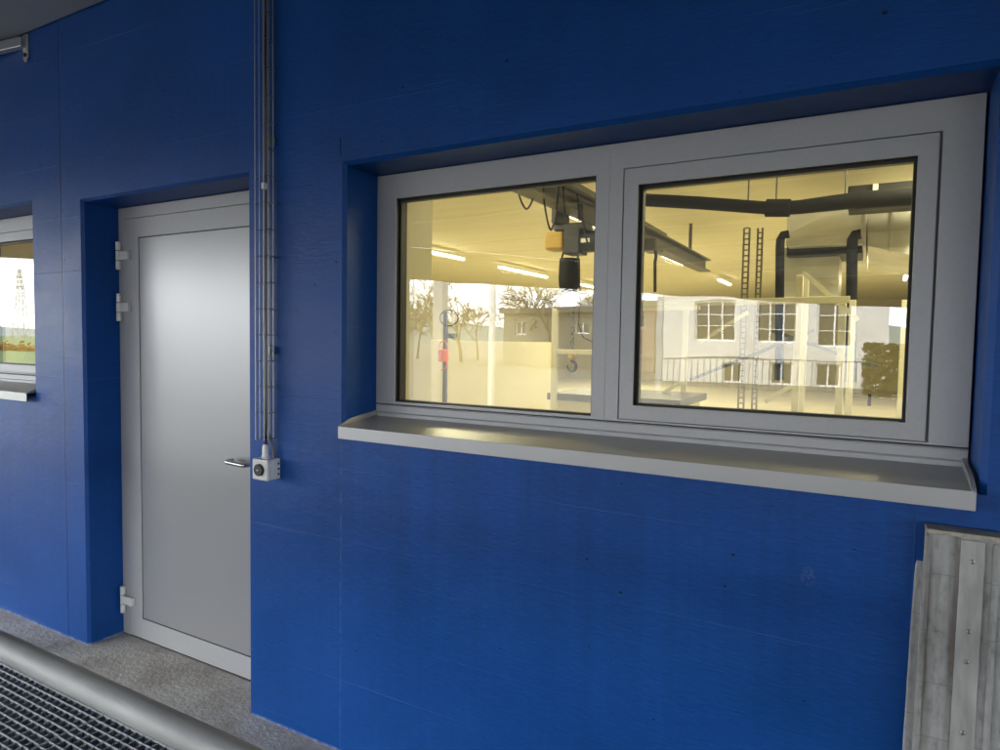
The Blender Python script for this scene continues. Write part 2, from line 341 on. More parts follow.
for k in range(40):
    p, q = pr[k], pr[k+1]
    hm.poly([(p[0],p[1],-.35),(q[0],q[1],-.35),(q[0]*1.06,q[1]*1.06,q[2]),(p[0]*1.06,p[1]*1.06,p[2])]).poly([(p[0]*1.06,p[1]*1.06,p[2]),(q[0]*1.06,q[1]*1.06,q[2]),(q[0]*1.3,q[1]*1.3,-.35),(p[0]*1.3,p[1]*1.3,-.35)])
tag(obj('hills', hm, MT['hill']), 'low hazy hills on the horizon', 'hills', kind='structure')

# ------------------------------------------------------------------ the blue building
WB = .50                                                    # back of the wall
B = empty('workshop_building', (-2, 0, 0), 'blue painted concrete workshop building with a silver grey door, wide window and deep grey canopy', 'building')
HOLES = [(-1.673, .223, 1.222, 2.172, False), (-3.351, -2.186, -.002, 2.19, True), (-5.72, -3.815, 1.222, 2.225, False)]
obj('wall', MB().holed(-13, 22, -.34, 3.5, 0, WB, HOLES, .013), MT['blue'], B)
# canopy: slab with a slanting free edge and a downstand fascia
E0, E1 = Vector((-11.6, -.02, 0)), Vector((3.2, -20.4, 0))
cn = MB().prism([(-11.6,-.012,3.075),(E1.x,E1.y,3.075),(22,E1.y,3.075),(22,-.012,3.075)], (0,0,.4))  # right end stretched out of view to darken the wall and reveals
CAN = obj('canopy', cn, MT['canopy'], B)
fd = (E1-E0).normalized(); fn = Vector((fd.y, -fd.x, 0))
ST = MB()  # unseen pale strips added to leave bright streaks in the glass
for k in range(9):
    y = -3.2-1.75*k; xa = E0.x+(y-E0.y)*(E1.x-E0.x)/(E1.y-E0.y)+.4; ST.beam((xa, y, 3.058), (21, y+2.6, 3.058), .05, .03)
obj('added_streak_strip', ST, MT['wframe'], CAN)
obj('fascia', MB().beam(E0+Vector((0,-.1,2.81)), E1+Vector((0,0,2.81)), .12, .52), MT['canopy'], CAN)
# interior shell
obj('interior_floor', MB().box((-11.9,.37,-.2), (4.8,26,-.003)), MT['floor'], B)
obj('interior_ceiling', MB().box((-11.9,.37,3.30), (4.8,26,3.48)), MT['ceil'], B)
im = MB().holed(-11.9, 4.8, -.2, 3.29, WB+.001, WB+.012, HOLES, 0)
im.box((-12,.38,-.2),(-11.9,26,3.3)).box((4.8,.38,-.2),(4.9,26,3.3)).box((-11.9,26,-.2),(4.8,26.1,3.3))
obj('interior_wall', im, MT['khaki'], B)

def make_window(x0, x1, zs, zt, ztop, name_label, wavy=True, parts=True):
    """aluminium window: fixed light at the left, sash at the right; zs underside of the frame above the sill"""
    F = .176; W = x1-x0; xm = x0 + W*.494; zb = zs + .052           # base profile top
    fr = MB()
    gl = (x0+.092, xm-.045, zb+.010, ztop-.092)                        # clear opening of the fixed light
    fr.ring(x0, xm, zb, ztop, .092, .045, .010, .092, F, F+.07)
    sx0, sx1, sz0, sz1 = xm+.045, x1-.085, zb+.006, ztop-.080
    fr.ring(xm, x1, zb, ztop, .045, .085, .006, .080, F, F+.07)
    root = obj('window', fr, MT['frame'], B, bevel=.0015)
    root['label'] = name_label
    obj('base_profile', MB().prism([(x0,F-.006,zs),(x0,F-.006,zs+.016),(x0,F+.001,zs+.020),(x0,F+.001,zb-.008),(x0,F-.004,zb-.003),(x0,F+.06,zb-.001),(x0,F+.06,zs)], (W,0,0)), MT['frame'], root, bevel=.001)
    g1 = MB(); g1.ring(gl[0]-.004, gl[1]+.004, gl[2]-.004, gl[3]+.004, .0045, .0045, .0045, .0045, F+.003, F+.066); g1.ring(gl[0]+.0006, gl[1]-.0006, gl[2]+.0006, gl[3]-.0006, .008, .008, .005, .009, GY-.004, GY+.02)
    obj('gasket', g1, MT['rubber'], root)
    obj('pane', MB().box((gl[0]+.001,GY,gl[2]+.001),(gl[1]-.001,GY+.016,gl[3]-.001)), MT['glass'], root)
    s = MB().ring(sx0+.004, sx1-.006, sz0+.002, sz1-.0025, .045, .045, .045, .052, F-.002, F+.07)
    obj('sash', s, MT['frame'], root, bevel=.0015)
    obj('shadow_gap', MB().ring(sx0-.003, sx1+.003, sz0-.003, sz1+.003, .012, .012, .008, .012, F+.009, F+.06), MT['steelgrey'], root)
    q = (sx0+.049, sx1-.051, sz0+.047, sz1-.0545)
    g2 = MB(); g2.ring(q[0]-.004, q[1]+.004, q[2]-.004, q[3]+.004, .0045, .0045, .0045, .0045, F+.001, F+.066); g2.ring(q[0]+.0006, q[1]-.0006, q[2]+.0006, q[3]-.0006, .009, .007, .006, .009, GY-.004, GY+.02)
    obj('gasket', g2, MT['rubber'], root)
    obj('pane', MB().box((q[0]+.001,GY,q[2]+.001),(q[1]-.001,GY+.016,q[3]-.001)), MT['glass_wavy' if wavy else 'glass'], root)
    obj('inner_lining', MB().ring(x0+.001, x1-.001, zs+.001, ztop+.004, .006, .006, .006, .006, F+.072, WB+.03), MT['lining'], root)
    # folded sheet sill with upstands at both ends
    e0, e1 = x0+.003, x1-.004
    yf, tk = -.036, .0025
    prof = [(F-.008, zs+.004), (yf, zt+.0), (yf, zt-.044), (yf+.012, zt-.044), (yf+.012, zt-.041), (yf+tk, zt-.041), (yf+tk, zt-.003), (F-.008, zs+.001)]
    sl = MB().prism([(e0, y, z) for y, z in prof], (e1-e0, 0, 0))
    sil = obj('sill', sl, MT['sill'], root, bevel=.0008)
    for x in (e0, e1-.010):
        cp = [(x, F-.010, zs+.006), (x, F-.010, zs+.026), (x, .02, zt+.024), (x, -.012, zt+.012), (x, yf+.002, zt+.003), (x, yf+.002, zt+.0005)]
        obj('end_cap', MB().prism(cp, (.010,0,0)), MT['sill'], sil, bevel=.002)
    return root
make_window(-1.671, .217, 1.252, 1.234, 2.170, 'wide silver grey window with a fixed pane on the left and an opening sash on the right')
make_window(-5.718, -3.819, 1.262, 1.240, 2.222, 'silver grey window at the left edge, mostly cut off', wavy=False)

# ------------------------------------------------------------------ door
F = .176
DX0, DX1, DZ = -3.349, -2.188, 2.187
door = obj('door', MB().ring(DX0, DX1, -.25, DZ, .060, .060, .01, .056, F, F+.07), MT['frame'], B, bevel=.0015)
door['label'] = 'silver grey metal door with a plain inset sheet panel'
lx0, lx1, lz0, lz1 = DX0+.063, DX1-.063, .008, DZ-.0585
leaf = obj('door_leaf', MB().ring(lx0, lx1, lz0, lz1, .103, .103, .102, .094, F-.0015, F+.06), MT['frame'], door, bevel=.0012)
obj('door_panel', MB().box((lx0+.1095,F+.0005,lz0+.1085),(lx1-.1095,F+.05,lz1-.0995)), MT['panel'], door)
obj('panel_seal', MB().ring(lx0+.1028, lx1-.1028, lz0+.1018, lz1-.0938, .0075, .0075, .0075, .0065, F+.003, F+.045), MT['rubber'], door)
obj('shadow_gap', MB().ring(DX0+.058, DX1-.058, -.02, DZ-.054, .010, .010, .02, .010, F+.02, F+.05), MT['gap'], door)
obj('threshold', MB().box((DX0,.172,-.02),(DX1,.30,.005)), MT['steelgrey'], door)
for zc in (1.948, 1.69, .187):
    hx = -3.325; hy = F-.016
    h = MB()
    for a, b in ((.069,.026),(.023,-.023),(-.026,-.069)): h.tube([(hx,hy,zc+a),(hx,hy,zc+b)], .0125, 16)
    h.box((hx-.022,F-.012,zc+.028),(hx+.004,F-.001,zc+.066)).box((hx-.022,F-.012,zc-.066),(hx+.004,F-.001,zc-.028))
    h.box((hx+.004,F-.020,zc-.021),(hx+.082,F-.003,zc+.021))
    obj('hinge', h, MT['hinge'], door, bevel=.0015, smooth=True)
hd = MB(); hub = Vector((-2.345, F, .995)); yy = F-.062
hd.tube([(hub.x,F,hub.z),(hub.x,F-.008,hub.z)], .026, 20)
pts = [(hub.x,F-.006,hub.z),(hub.x,yy+.014,hub.z),(hub.x-.004,yy+.004,hub.z),(hub.x-.014,yy,hub.z)]
pts += [(hub.x-.02-.09*k/4, yy, hub.z+.001*k) for k in range(5)]
ex = hub.x-.128
pts += [(ex+.006, yy+.004, hub.z+.004), (ex, yy+.014, hub.z+.004), (ex, F-.020, hub.z+.004)]
hd.tube(pts, .0095, 14)
obj('handle', hd, MT['steel'], door, smooth=True)

# ------------------------------------------------------------------ cable tray, cables, switch box
TX0, TX1, TB, TF = -2.062, -2.016, -.018, -.066
tray = empty('cable_tray', (-2.04, 0, 1.14), 'narrow vertical wire basket tray fixed to the blue wall beside the door', 'cable tray')
for x, y in ((TX0,TF),(TX0,(TB+TF)/2-.004),(TX0+.003,TB),((TX0+TX1)/2,TB),(TX1-.003,TB),(TX1,(TB+TF)/2-.004),(TX1,TF)):
    obj('long_wire', MB().tube([(x,y,1.155),(x,y,3.06)], .0020, 8), MT['zinc'], tray, smooth=True)
z = 1.16
while z < 3.05:
    obj('cross_wire', MB().tube([(TX0-.004,TF-.001,z),(TX0-.004,TB+.004,z),(TX1+.004,TB+.004,z),(TX1+.004,TF-.001,z)], .0014, 8), MT['zincdark'], tray); z += .1
for zz in (1.5, 2.3, 2.95): obj('fixing_clip', MB().box((-2.05,-.016,zz-.015),(-2.028,-.0005,zz+.015)), MT['zinc'], tray)
obj('bonding_clamp', MB().box((TX1-.001,TF-.01,2.105),(TX1+.012,TF+.012,2.128)), MT['white'], tray, bevel=.002)
def cable(x, y, r, z0, z1, wob, seed):
    rn = random.Random(seed); n = 26; a, b = rn.random()*6, rn.random()*6
    return [(x+wob*math.sin(a+k*.8)*.5, y+wob*.5*math.sin(b+k*.63), z0+(z1-z0)*k/n) for k in range(n+1)]
bx0, bx1, byf, bz0, bz1 = -2.082, -1.999, -.066, 1.000, 1.080
bxc = (bx0+bx1)/2
cb = cable(TX1-.017, TB-.018, .007, 1.24, 3.06, .004, 1)
tag(obj('cable', MB().tube([(bxc-.004,-.034,1.125),(bxc-.006,-.034,1.16),(bxc+.002,-.034,1.20)]+cb, .0058, 10), MT['cable'], smooth=True), 'black cable running down the wire tray into the switch box', 'cable')
tag(obj('cable', MB().tube([(bx1-.016,-.02,1.075),(bx1-.016,-.02,1.11),(TX1-.02,-.03,1.18)]+cable(TX1-.028, TB-.014, .005, 1.24, 3.06, .003, 2), .0062, 10), MT['greycable'], smooth=True), 'thin grey cable lying in the wire tray beside the black cable', 'cable')
sw = empty('switch_box', (bxc, 0, 1.0), 'small light grey wall switch box with a round dark knob, under the wire tray', 'switch box')
obj('housing', MB().box((bx0,byf+.016,bz0),(bx1,-.001,bz1)), MT['box'], sw, bevel=.003)
obj('cover', MB().box((bx0-.001,byf,bz0-.001),(bx1+.001,byf+.0155,bz1+.001)), MT['box'], sw, bevel=.005)
kb = obj('knob', MB().tube([(bxc,byf+.001,1.04),(bxc,byf-.009,1.04),(bxc,byf-.011,1.04)], [.0235,.0235,.0215], 28), MT['knob'], sw, smooth=True)
obj('knob_dot', MB().tube([(bxc,byf-.0105,1.04),(bxc,byf-.0125,1.04)], .0032, 12), MT['white'], kb)
obj('gland', MB().tube([(bxc-.004,-.034,1.079),(bxc-.004,-.034,1.092),(bxc-.004,-.034,1.0925),(bxc-.004,-.034,1.112),(bxc-.004,-.034,1.126),(bxc-.004,-.034,1.134)], [.015,.015,.0125,.0125,.0115,.0085], 6+6), MT['white'], sw)
sb = MB()
for zc in (1.02, 1.04, 1.06): sb.tube([(bx1-.0005,-.012,zc),(bx1+.003,-.012,zc)], .004, 8)
obj('knockout_plug', sb, MT['knob'], sw)

# ------------------------------------------------------------------ bracket under the canopy
br = empty('wall_bracket', (-3.82, 0, 2.96), 'galvanised angle bracket bolted to the wall under the canopy', 'bracket')
obj('plate', MB().prism([(-3.845,-.001,3.07),(-3.800,-.001,3.07),(-3.800,-.001,2.955),(-3.812,-.001,2.935),(-3.832,-.001,2.935),(-3.845,-.001,2.955)], (0,-.008,0)), MT['zinc'], br, bevel=.001)
obj('arm', MB().beam((-3.825,-.012,3.03),(-4.55,-.10,3.035),.035,.05), MT['zinc'], br, bevel=.004)
obj('bolt', MB().tube([(-3.822,-.009,2.968),(-3.822,-.018,2.968)], .011, 6), mat('rusty_bolt', (.16,.09,.05), .7, .4), br)

# ------------------------------------------------------------------ railing and grating
rl = empty('railing', (-1.5, -1.25, 0), 'thick galvanised tube handrail in front of the walkway', 'railing')
obj('handrail', MB().tube([(-7+k*1.1, -1.232-.002*k, .99) for k in range(10)], .0215, 28), MT['rail'], rl, smooth=True)
for x in (-6.2, -4.3, -2.35, -.35, 1.6): obj('post', MB().tube([(x,-1.242,-.028),(x,-1.242,.972)], .019, 14), MT['rail'], rl, smooth=True)
obj('knee_rail', MB().tube([(-7,-1.242,.30),(-2.36,-1.242,.30)], .014, 12), MT['rail'], rl, smooth=True)
def grating(x0, x1, label, dy=0):
    g = empty('floor_grating', (x0, -.31, 0), label, 'grating', 'floor grating panels')
    ya, yb = -.308, -1.205
    m = MB(); n = 27
    for k in range(n):
        y = ya - (ya-yb)*k/(n-1) + dy*(0 < k < n-1); m.box((x0,y-.0018,-.032),(x1,y+.0018,-.002))
    obj('bearing_bars', m, MT['grate'], g)
    m = MB(); k = int((x1-x0)/.045)
    for i in range(k+1):
        x = x0 + (x1-x0)*i/k; m.box((x-.0022,ya+(.0026 if 0<i<k else .003),-.026),(x+.0022,yb-.0026,-.0035))
    obj('cross_bars', m, MT['grated'], g)
GR = [(-6.704,-5.704),(-5.698,-4.698),(-4.692,-3.692),(-3.686,-2.690),(-2.684,-1.684),(-1.678,-.678),(-.672,.328)]
for i, (a, b) in enumerate(GR):
    grating(a, b, 'galvanised grating panel %s' % ('behind the handrail, left of the seam' if i == 3 else 'behind the handrail, right of the seam' if i == 4 else 'further along the walkway by the handrail'), .004*(i % 2))
sp = MB()
for x in (-6.7,-4.695,-2.687,-.675,.33): sp.box((x-.03,-1.2,-.10),(x+.03,-.305,-.036))
tag(obj('support_beam', sp, MT['rail']), 'steel beams carrying the grating over the dark pit', 'beam', kind='structure')

# ------------------------------------------------------------------ boards leaning at the right
def leaning(name, xl, xr, ztop, ytop, thick, lean, label, strip=False, skew=.026):
    """board leaning against the wall; local frame: origin at the foot of the board"""
    foot_y = ytop - thick - ztop*lean
    r = empty(name, (xl, foot_y, -.33), label, 'board')
    H = ztop+.33
    def pt(x, n, h):                             # h up the board, n out of the board
        return Vector((x - skew*(1-h/H), foot_y + h*lean*.98 - n, -.33 + h*math.cos(math.atan(lean)*.9)))
    def bx(x0, x1, n0, n1, h0, h1):
        return MB().prism([pt(x0,n0,h0), pt(x1,n0,h0), pt(x1,n1,h0), pt(x0,n1,h0)], pt(x0,n0,h1)-pt(x0,n0,h0))
    obj('board', bx(xl, xr, -thick, 0, 0, H), MT['board'], r, bevel=.003)
    if strip:
        s = obj('metal_strip', bx(xl+.064, xl+.108, .001, .005, .05, H-.010), mat('weathered_strip', (.36,.36,.35), .5, .25, .5, ((40,40,7), .25), ((50,50,20), .3, .002)), r, bevel=.001)
        for d in (.055, .205, .27, .42, .485, .64, .70, .86):
            p = pt(xl+.086, .005, H-d); obj('rivet', MB().tube([p, p+Vector((0,-.003,0)), p+Vector((0,-.004,0))], [.005,.0045,.0025], 10), MT['steel'], s)
        obj('top_edge', bx(xl-.001, xr, -thick-.001, .002, H-.007, H+.003), mat('tan_board_edge', (.40,.37,.31), .7, 0, .3, ((50,50,50), .3)), r, bevel=.002)
        obj('edge_flange', bx(xl-.003, xl+.010, .0005, .004, .0, H-.012), MT['board'], r, bevel=.001)
        for x0, x1 in ((xl+.122, xl+.134), (xl+.150, xl+.157), (xl+.172, xl+.186), (xl+.22, xl+.226), (xl+.30, xl+.34)): obj('rib', bx(x0, x1, .0005, .0055, .0, H-.012), MT['board'], r)
leaning('formwork_board', .107, .70, 1.060, -.012, .018, .10, 'thinner grey board edge behind the thick weathered board', skew=.03)
leaning('formwork_board', .122, .80, 1.150, -.046, .055, .115, 'thick weathered grey board with a riveted metal strip leaning on the wall', True)

# ------------------------------------------------------------------ inside the workshop
def lamp(x, y, z, length, watts, along='y', label=None):
    l = empty('ceiling_light', (x, y, z), label or 'added LED tube lamp lighting the workshop from under its ceiling', 'ceiling light', 'LED lamps of the workshop')
    d = Vector((0, length/2, 0)) if along == 'y' else Vector((length/2, 0, 0)); c = Vector((x, y, z))
    obj('tube', MB().beam(c-d, c+d, .06, .04), MT['led'], l)
    obj('housing', MB().beam(c-d+Vector((0,0,.04)), c+d+Vector((0,0,.04)), .09, .035), MT['white'], l)
    a = bpy.data.lights.new('lamp_light', 'AREA'); a.shape = 'RECTANGLE'; a.size, a.size_y = (.1, length) if along == 'y' else (length, .1)
    a.energy = watts; a.color = (1, .925, .66); ao = bpy.data.objects.new('lamp_light', a); col.objects.link(ao); ao.parent = l; ao.location = (0, 0, -.035)
LW = 10.5
rows = [(-7.15, (8.15, 12.0, 16.4, 20.5)), (-3.4, (2.6, 6.5, 11, 16)), (.6, (3.0, 7, 11.5, 16)), (3.2, (5, 12))]  # rows after the first are added to light the hall
for x, ys in rows:
    for y in ys:
        lamp(x, y, 3.16, 2.4 if x < -7 else 1.5, LW*1.9 if x < -7 else LW, label='LED tube lamp seen through the fixed pane, under the ceiling' if x < -7 else None)

def pxbox(m, x0, y0, x1, y1, Y, depth):
    a, b = P(x0, y0, Y), P(x1, y1, Y); return m.box((a.x, Y, b.z), (b.x, Y+depth, a.z))
def pxtube(m, pts, Y, r, n=10): return m.tube([P(x, y, Y if not isinstance(Y, list) else Y[i]) for i, (x, y) in enumerate(pts)], r, n)

# cream partition, post with orange hoist
a, b = P(500, 345, 7.5), P(622, 345, 7.5)
tag(obj('partition', MB().box((-9.2,7.5,0),(-4.3,7.62,1.545)), MT['cream'], bevel=.004), 'low cream partition wall inside the workshop', 'partition')
pj = P(446, 300, 5.0); jib = empty('jib_post', (pj.x, 5.0, 0), 'dark jib post inside with an orange hand hoist beside it', 'post')
obj('post', MB().box((pj.x-.022,4.978,0),(pj.x+.022,5.022,P(446,312,5).z)), MT['steelgrey'], jib)
hoop = [P(449+9*math.cos(t*.4), 318+8*math.sin(t*.4), 4.95) for t in range(17)]
obj('hoop', MB().tube(hoop, .008, 8), MT['dark'], jib)
po = P(442, 355, 4.85); oh = empty('hand_hoist', po, 'small orange hand chain hoist hanging on the dark post', 'hoist')
obj('body', pxbox(MB(), 437.5, 349, 445.5, 362, 4.82, .08), MT['orange'], oh, bevel=.02)
obj('chain_loop', pxtube(MB(), [(439,349),(440,343),(444,340),(447.5,345),(448,358),(446,368),(441,370)], 4.84, .007), MT['orange'], oh)
obj('cross_arm', MB().beam(P(446,336,4.95), P(456,336,4.95), .04, .06), MT['steelgrey'], jib)

# crane beam, chain hoist, festoon cable
cx = P(573, 240, 3.7).x
cbm = empty('crane_beam', (cx, 2.4, 2.6), 'grey steel crane beam under the workshop ceiling', 'crane beam')
bm = MB(); zt_, zb_ = 2.89, 2.70
bm.box((cx-.09,2.35,zb_),(cx+.09,9,zb_+.018)).box((cx-.09,2.35,zt_-.018),(cx+.09,9,zt_)).box((cx-.012,2.36,zb_+.018),(cx+.012,8.99,zt_-.018))
obj('beam', bm, MT['steelgrey'], cbm)
for y in (2.6, 5, 8): obj('hanger', MB().box((cx-.02,y-.02,zt_+.001),(cx+.02,y+.02,3.30)), MT['steelgrey'], cbm)
hs = empty('chain_hoist', (cx, 3.7, 1.3), 'electric chain hoist with yellow cover, black chain bag and hook', 'hoist')
obj('trolley', MB().box((cx-.15,3.55,zb_-.10),(cx-.10,3.85,zb_+.06)).box((cx+.10,3.55,zb_-.10),(cx+.15,3.85,zb_+.06)).box((cx-.15,3.6,zb_-.16),(cx+.15,3.8,zb_-.10)), MT['dark'], hs, bevel=.01)
obj('motor', MB().tube([(cx-.02,3.7,2.44),(cx+.27,3.7,2.44)], .095, 18).box((cx-.05,3.6,2.33),(cx+.10,3.8,2.56)), MT['dark'], hs, bevel=.008)
obj('gear_cover', MB().box((cx-.235,3.6,2.375),(cx-.055,3.8,2.535)), MT['yellow'], hs, bevel=.02)
obj('label_plate', MB().box((cx+.12,3.596,2.42),(cx+.20,3.6,2.455)), MT['white'], hs)
p0, p1 = P(560,256,3.7), P(579,292,3.7)
cbg = MB(); seg = 16
cbg.tube([((p0.x+p1.x)/2,3.7,p0.z-.03),((p0.x+p1.x)/2,3.7,p0.z-.2),((p0.x+p1.x)/2,3.7,p1.z+.05),((p0.x+p1.x)/2,3.7,p1.z)], [.092,.098,.092,.06], 18)
bag = obj('chain_bag', cbg, MT['pipe'], hs, smooth=True)
xm_ = (p0.x+p1.x)/2
for q in (-1, 1): obj('strap', MB().tube([(xm_+q*.085,3.7,p0.z-.04),(xm_+q*.05,3.7,p0.z+.07),(xm_+q*.04,3.7,2.36)], .009, 8), MT['dark'], bag)
ch = MB(); zz = p1.z+.02; hk = P(572, 352, 3.7); k = 0
hx_ = hk.x
while zz > hk.z+.005:
    t = [(math.cos(a)*.014, math.sin(a)*.022) for a in [i*math.pi/5 for i in range(11)]]
    ch.tube([(hx_+(u if k % 2 else 0), 3.7+(0 if k % 2 else u), zz+v) for u, v in t], .0065, 6); zz -= .032; k += 1
obj('chain', ch, MT['steelgrey'], hs)
obj('hook_block', MB().tube([(hx_,3.7,hk.z+.01),(hx_,3.7,hk.z-.01),(hx_,3.7,hk.z-.06),(hx_,3.7,hk.z-.075)], [.02,.034,.034,.018], 14), MT['yellow'], hs, smooth=True)
hkp = [(hx_+.0, 3.7, hk.z-.07), (hx_+.005,3.7,hk.z-.085)] + [(hx_+.042*math.sin(a), 3.7, hk.z-.128+.042*math.cos(a)) for a in [R_(10+i*25) for i in range(12)]]
obj('hook', MB().tube(hkp, [.016]*8+[.015,.014,.013,.011,.009,.006], 10), MT['dark'], hs, smooth=True)
fs = MB()
def loop(xa, ya, xb, yb, dip, Y):
    pts = []
    for i in range(15):
        t = i/14; e = math.copysign(abs(2*t-1)**1.6, 2*t-1)*.5+.5
        pts.append(P(xa+(xb-xa)*(e*.5+t*.5), ya+(yb-ya)*t + dip*(1-(2*t-1)**2)**.75, Y))
    fs.tube(pts, .0085, 8)
loop(517,185,536,185,24,3.0); loop(543,187,559,185,44,3.05); loop(563,186,566,218,6,3.2); loop(577,194,590,250,3,3.3)
tag(obj('festoon_cable', fs, MT['cable']), 'black festoon cable hanging in loops below the crane beam', 'cable')
tag(obj('pendant_cable', pxtube(MB(), [(578,255),(580,290),(579,325),(583,337),(590,341),(600,342)], 3.6, .007), MT['cable'], smooth=True), 'thin hoist cable hanging beside the chain bag', 'cable')
tag(obj('ceiling_rail', MB().beam(P(566,181,3.0), P(665,236,6.4), .05, .05), MT['steelgrey']), 'thin steel rail slanting under the ceiling', 'rail')
# steel frame by the right edge of the fixed pane
sf = empty('steel_frame', (P(556,400,3.2).x, 3.2, 0), 'grey steel tube frame with a crossbar beside the hook', 'frame')
q0, q1 = P(556,310,3.2), P(615,353,3.2)
obj('upright', MB().box((q0.x-.02,3.18,0),(q0.x+.02,3.22,q0.z)), MT['rack'], sf, bevel=.005)
obj('upright', MB().box((q0.x-.075,3.28,0),(q0.x-.04,3.32,q0.z+.02)), MT['rack'], sf, bevel=.005)
obj('crossbar', MB().box((q0.x+.021,3.185,q1.z-.02),(q1.x,3.215,q1.z+.02)), MT['rack'], sf, bevel=.005)
wb = empty('workbench', (P(600,395,3.6).x, 3.6, 0), 'workbench with a pale roll on it behind the steel frame', 'workbench')
w0, w1 = P(559,391,3.6), P(640,398,3.6)
obj('bench_top', MB().box((w0.x,3.35,w0.z-.06),(w1.x+.4,4.3,w0.z)), MT['steelgrey'], wb, bevel=.004)
obj('bench_body', MB().box((w0.x+.05,3.4,0),(w1.x+.35,4.25,w0.z-.061)), MT['cream'], wb)

# right-hand pane: black pipe, ducts, cable ladders, racks
pp = [(600,197),(645,200),(700,203),(760,207.5),(778,208.5),(800,207),(850,201),(925,195)]
pip = empty('insulated_pipe', P(778,208,3.4), 'thick black insulated pipe crossing under the ceiling', 'pipe')
obj('pipe', pxtube(MB(), pp, 3.4, [.05,.05,.049,.047,.047,.05,.056,.064], 18), MT['pipe'], pip, smooth=True)
obj('flange', pxtube(MB(), [(766,208),(790,208)], 3.4, .064, 18), MT['pipe'], pip, smooth=True)
for x in (748, 776, 845): q = P(x, 204, 3.4); obj('hanger', MB().tube([(q.x,3.4,q.z),(q.x,3.4,3.3)], .006, 8), MT['steelgrey'], pip)
dk = empty('pipe_unit', P(880,190,3.9), 'dark box unit on the ceiling above the black pipe', 'unit'); obj('box', pxbox(MB(), 848, 186, 935, 200, 3.9, .4), MT['dark'], dk, bevel=.01)
obj('bracket', pxbox(MB(), 873,184,878,196, 3.88, .02), MT['white'], dk)
du = empty('ventilation_duct', P(860,230,4.6), 'large sheet metal ventilation duct under the ceiling', 'duct')
obj('main_duct', pxbox(MB(), 789, 203, 866, 243, 4.6, 2.4), MT['duct'], du, bevel=.004)
obj('side_duct', MB().prism([P(867.5,203,4.62), P(940,203,4.62), P(940,262,4.62), P(867.5,246,4.62)], (0,1.6,0)), MT['duct'], du, bevel=.004)
for x in (789, 866, 893, 915):
    q, q2 = P(x,202,4.58), P(x,246 if x < 870 else 252,4.58); obj('duct_flange', MB().box((q.x-.010,4.575,q2.z),(q.x+.010,4.615,q.z)), MT['duct'], du)
obj('drop_duct', pxbox(MB(), 781, 248, 838, 296, 4.9, .6), MT['duct'], du, bevel=.004)
obj('underside_shade', pxbox(MB(), 787, 243.5, 862, 253, 4.75, .6), MT['dark'], du, bevel=.004)  # dark box painted in for the shade under the main duct
obj('duct_seam', pxbox(MB(), 780, 281, 839, 284, 4.885, .01), MT['duct'], du)
for xa, ya, yb, rr in ((780,236,300,.036),(852,236,302,.042)):
    x_ = P(xa,ya,4.4); ob = obj('riser_pipe', pxtube(MB(), [(xa+9,ya-2),(xa+3,ya-1),(xa+.5,ya+4),(xa,ya+12),(xa-1,yb+80)], 4.35, rr, 16), MT['pipe'], smooth=True)
    tag(ob, 'black insulated riser pipe %s' % ('left of the drop duct' if xa < 800 else 'right of the drop duct'), 'pipe', 'black riser pipes by the duct')
for xa, xb in ((744,749.5),(758,762.5)):
    m = MB(); A, C_ = P(xa,228,5.2), P(xb,228,5.2)
    for q in (A, C_): m.box((q.x-.008,5.2,.3),(q.x+.008,5.23,A.z))
    zz = .35
    while zz < A.z: m.box((A.x+.008,5.205,zz),(C_.x-.008,5.225,zz+.012)); zz += .055
    tag(obj('cable_ladder', m, MT['fawn']), 'narrow vertical cable ladder, %s of the pair' % ('left one' if xa < 750 else 'right one'), 'cable ladder', 'vertical cable ladders')
hu = empty('heater_unit', P(652,240,3.8), 'small grey unit with a dark rod hanging under it', 'unit'); obj('housing', pxbox(MB(), 640,238,656,250, 3.8, .25), MT['steelgrey'], hu, bevel=.02)
obj('rod', pxtube(MB(), [(655,248),(656,256),(655,262),(655,292)], 3.85, .014), MT['dark'], hu)
# cream storage rack with diagonal braces
rk = empty('storage_rack', (P(800,400,3.4).x, 3.4, 0), 'cream steel storage rack with diagonal braces behind the sash', 'rack')
for x, yt, Y in ((686,306,4.2),(800,275,3.0),(806,275,3.5),(843,300,3.0),(853,300,3.5),(636,306,4.2),(905,300,4.2)):
    q = P(x, yt, Y); obj('upright', MB().box((q.x-.022,Y-.022,0),(q.x+.022,Y+.022,q.z)), MT['rack'], rk, bevel=.004)
for x0, y0, x1, y1, Y, wd in ((620,304.5,850,299.5,2.9,.035),(620,309,700,308,4.1,.03)):
    obj('beam', MB().beam(P(x0,y0,Y), P(x1,y1,Y), wd, wd*1.2), MT['rack'], rk, bevel=.003)
for x0, y0, x1, y1, Y in ((640,408,684,380,4.0),(765,402,800,380,3.3),(700,342,748,312,4.2),(803,272,858,320,2.95),(690,380,815,330,4.3),(770,330,880,368,4.35)):
    obj('brace', MB().beam(P(x0,y0,Y), P(x1,y1,Y), .022, .03), MT['steelgrey' if x0 in (690, 770) else 'rack'], rk)
fb = empty('floor_beam', P(880,398,5.0), 'dark beam lying along the far side of the floor', 'beam'); obj('beam', pxbox(MB(), 850,397,960,402, 5.0, .06), MT['dark'], fb); obj('foot', pxbox(MB(), 868,394,871,406, 4.97, .02), MT['dark'], fb)

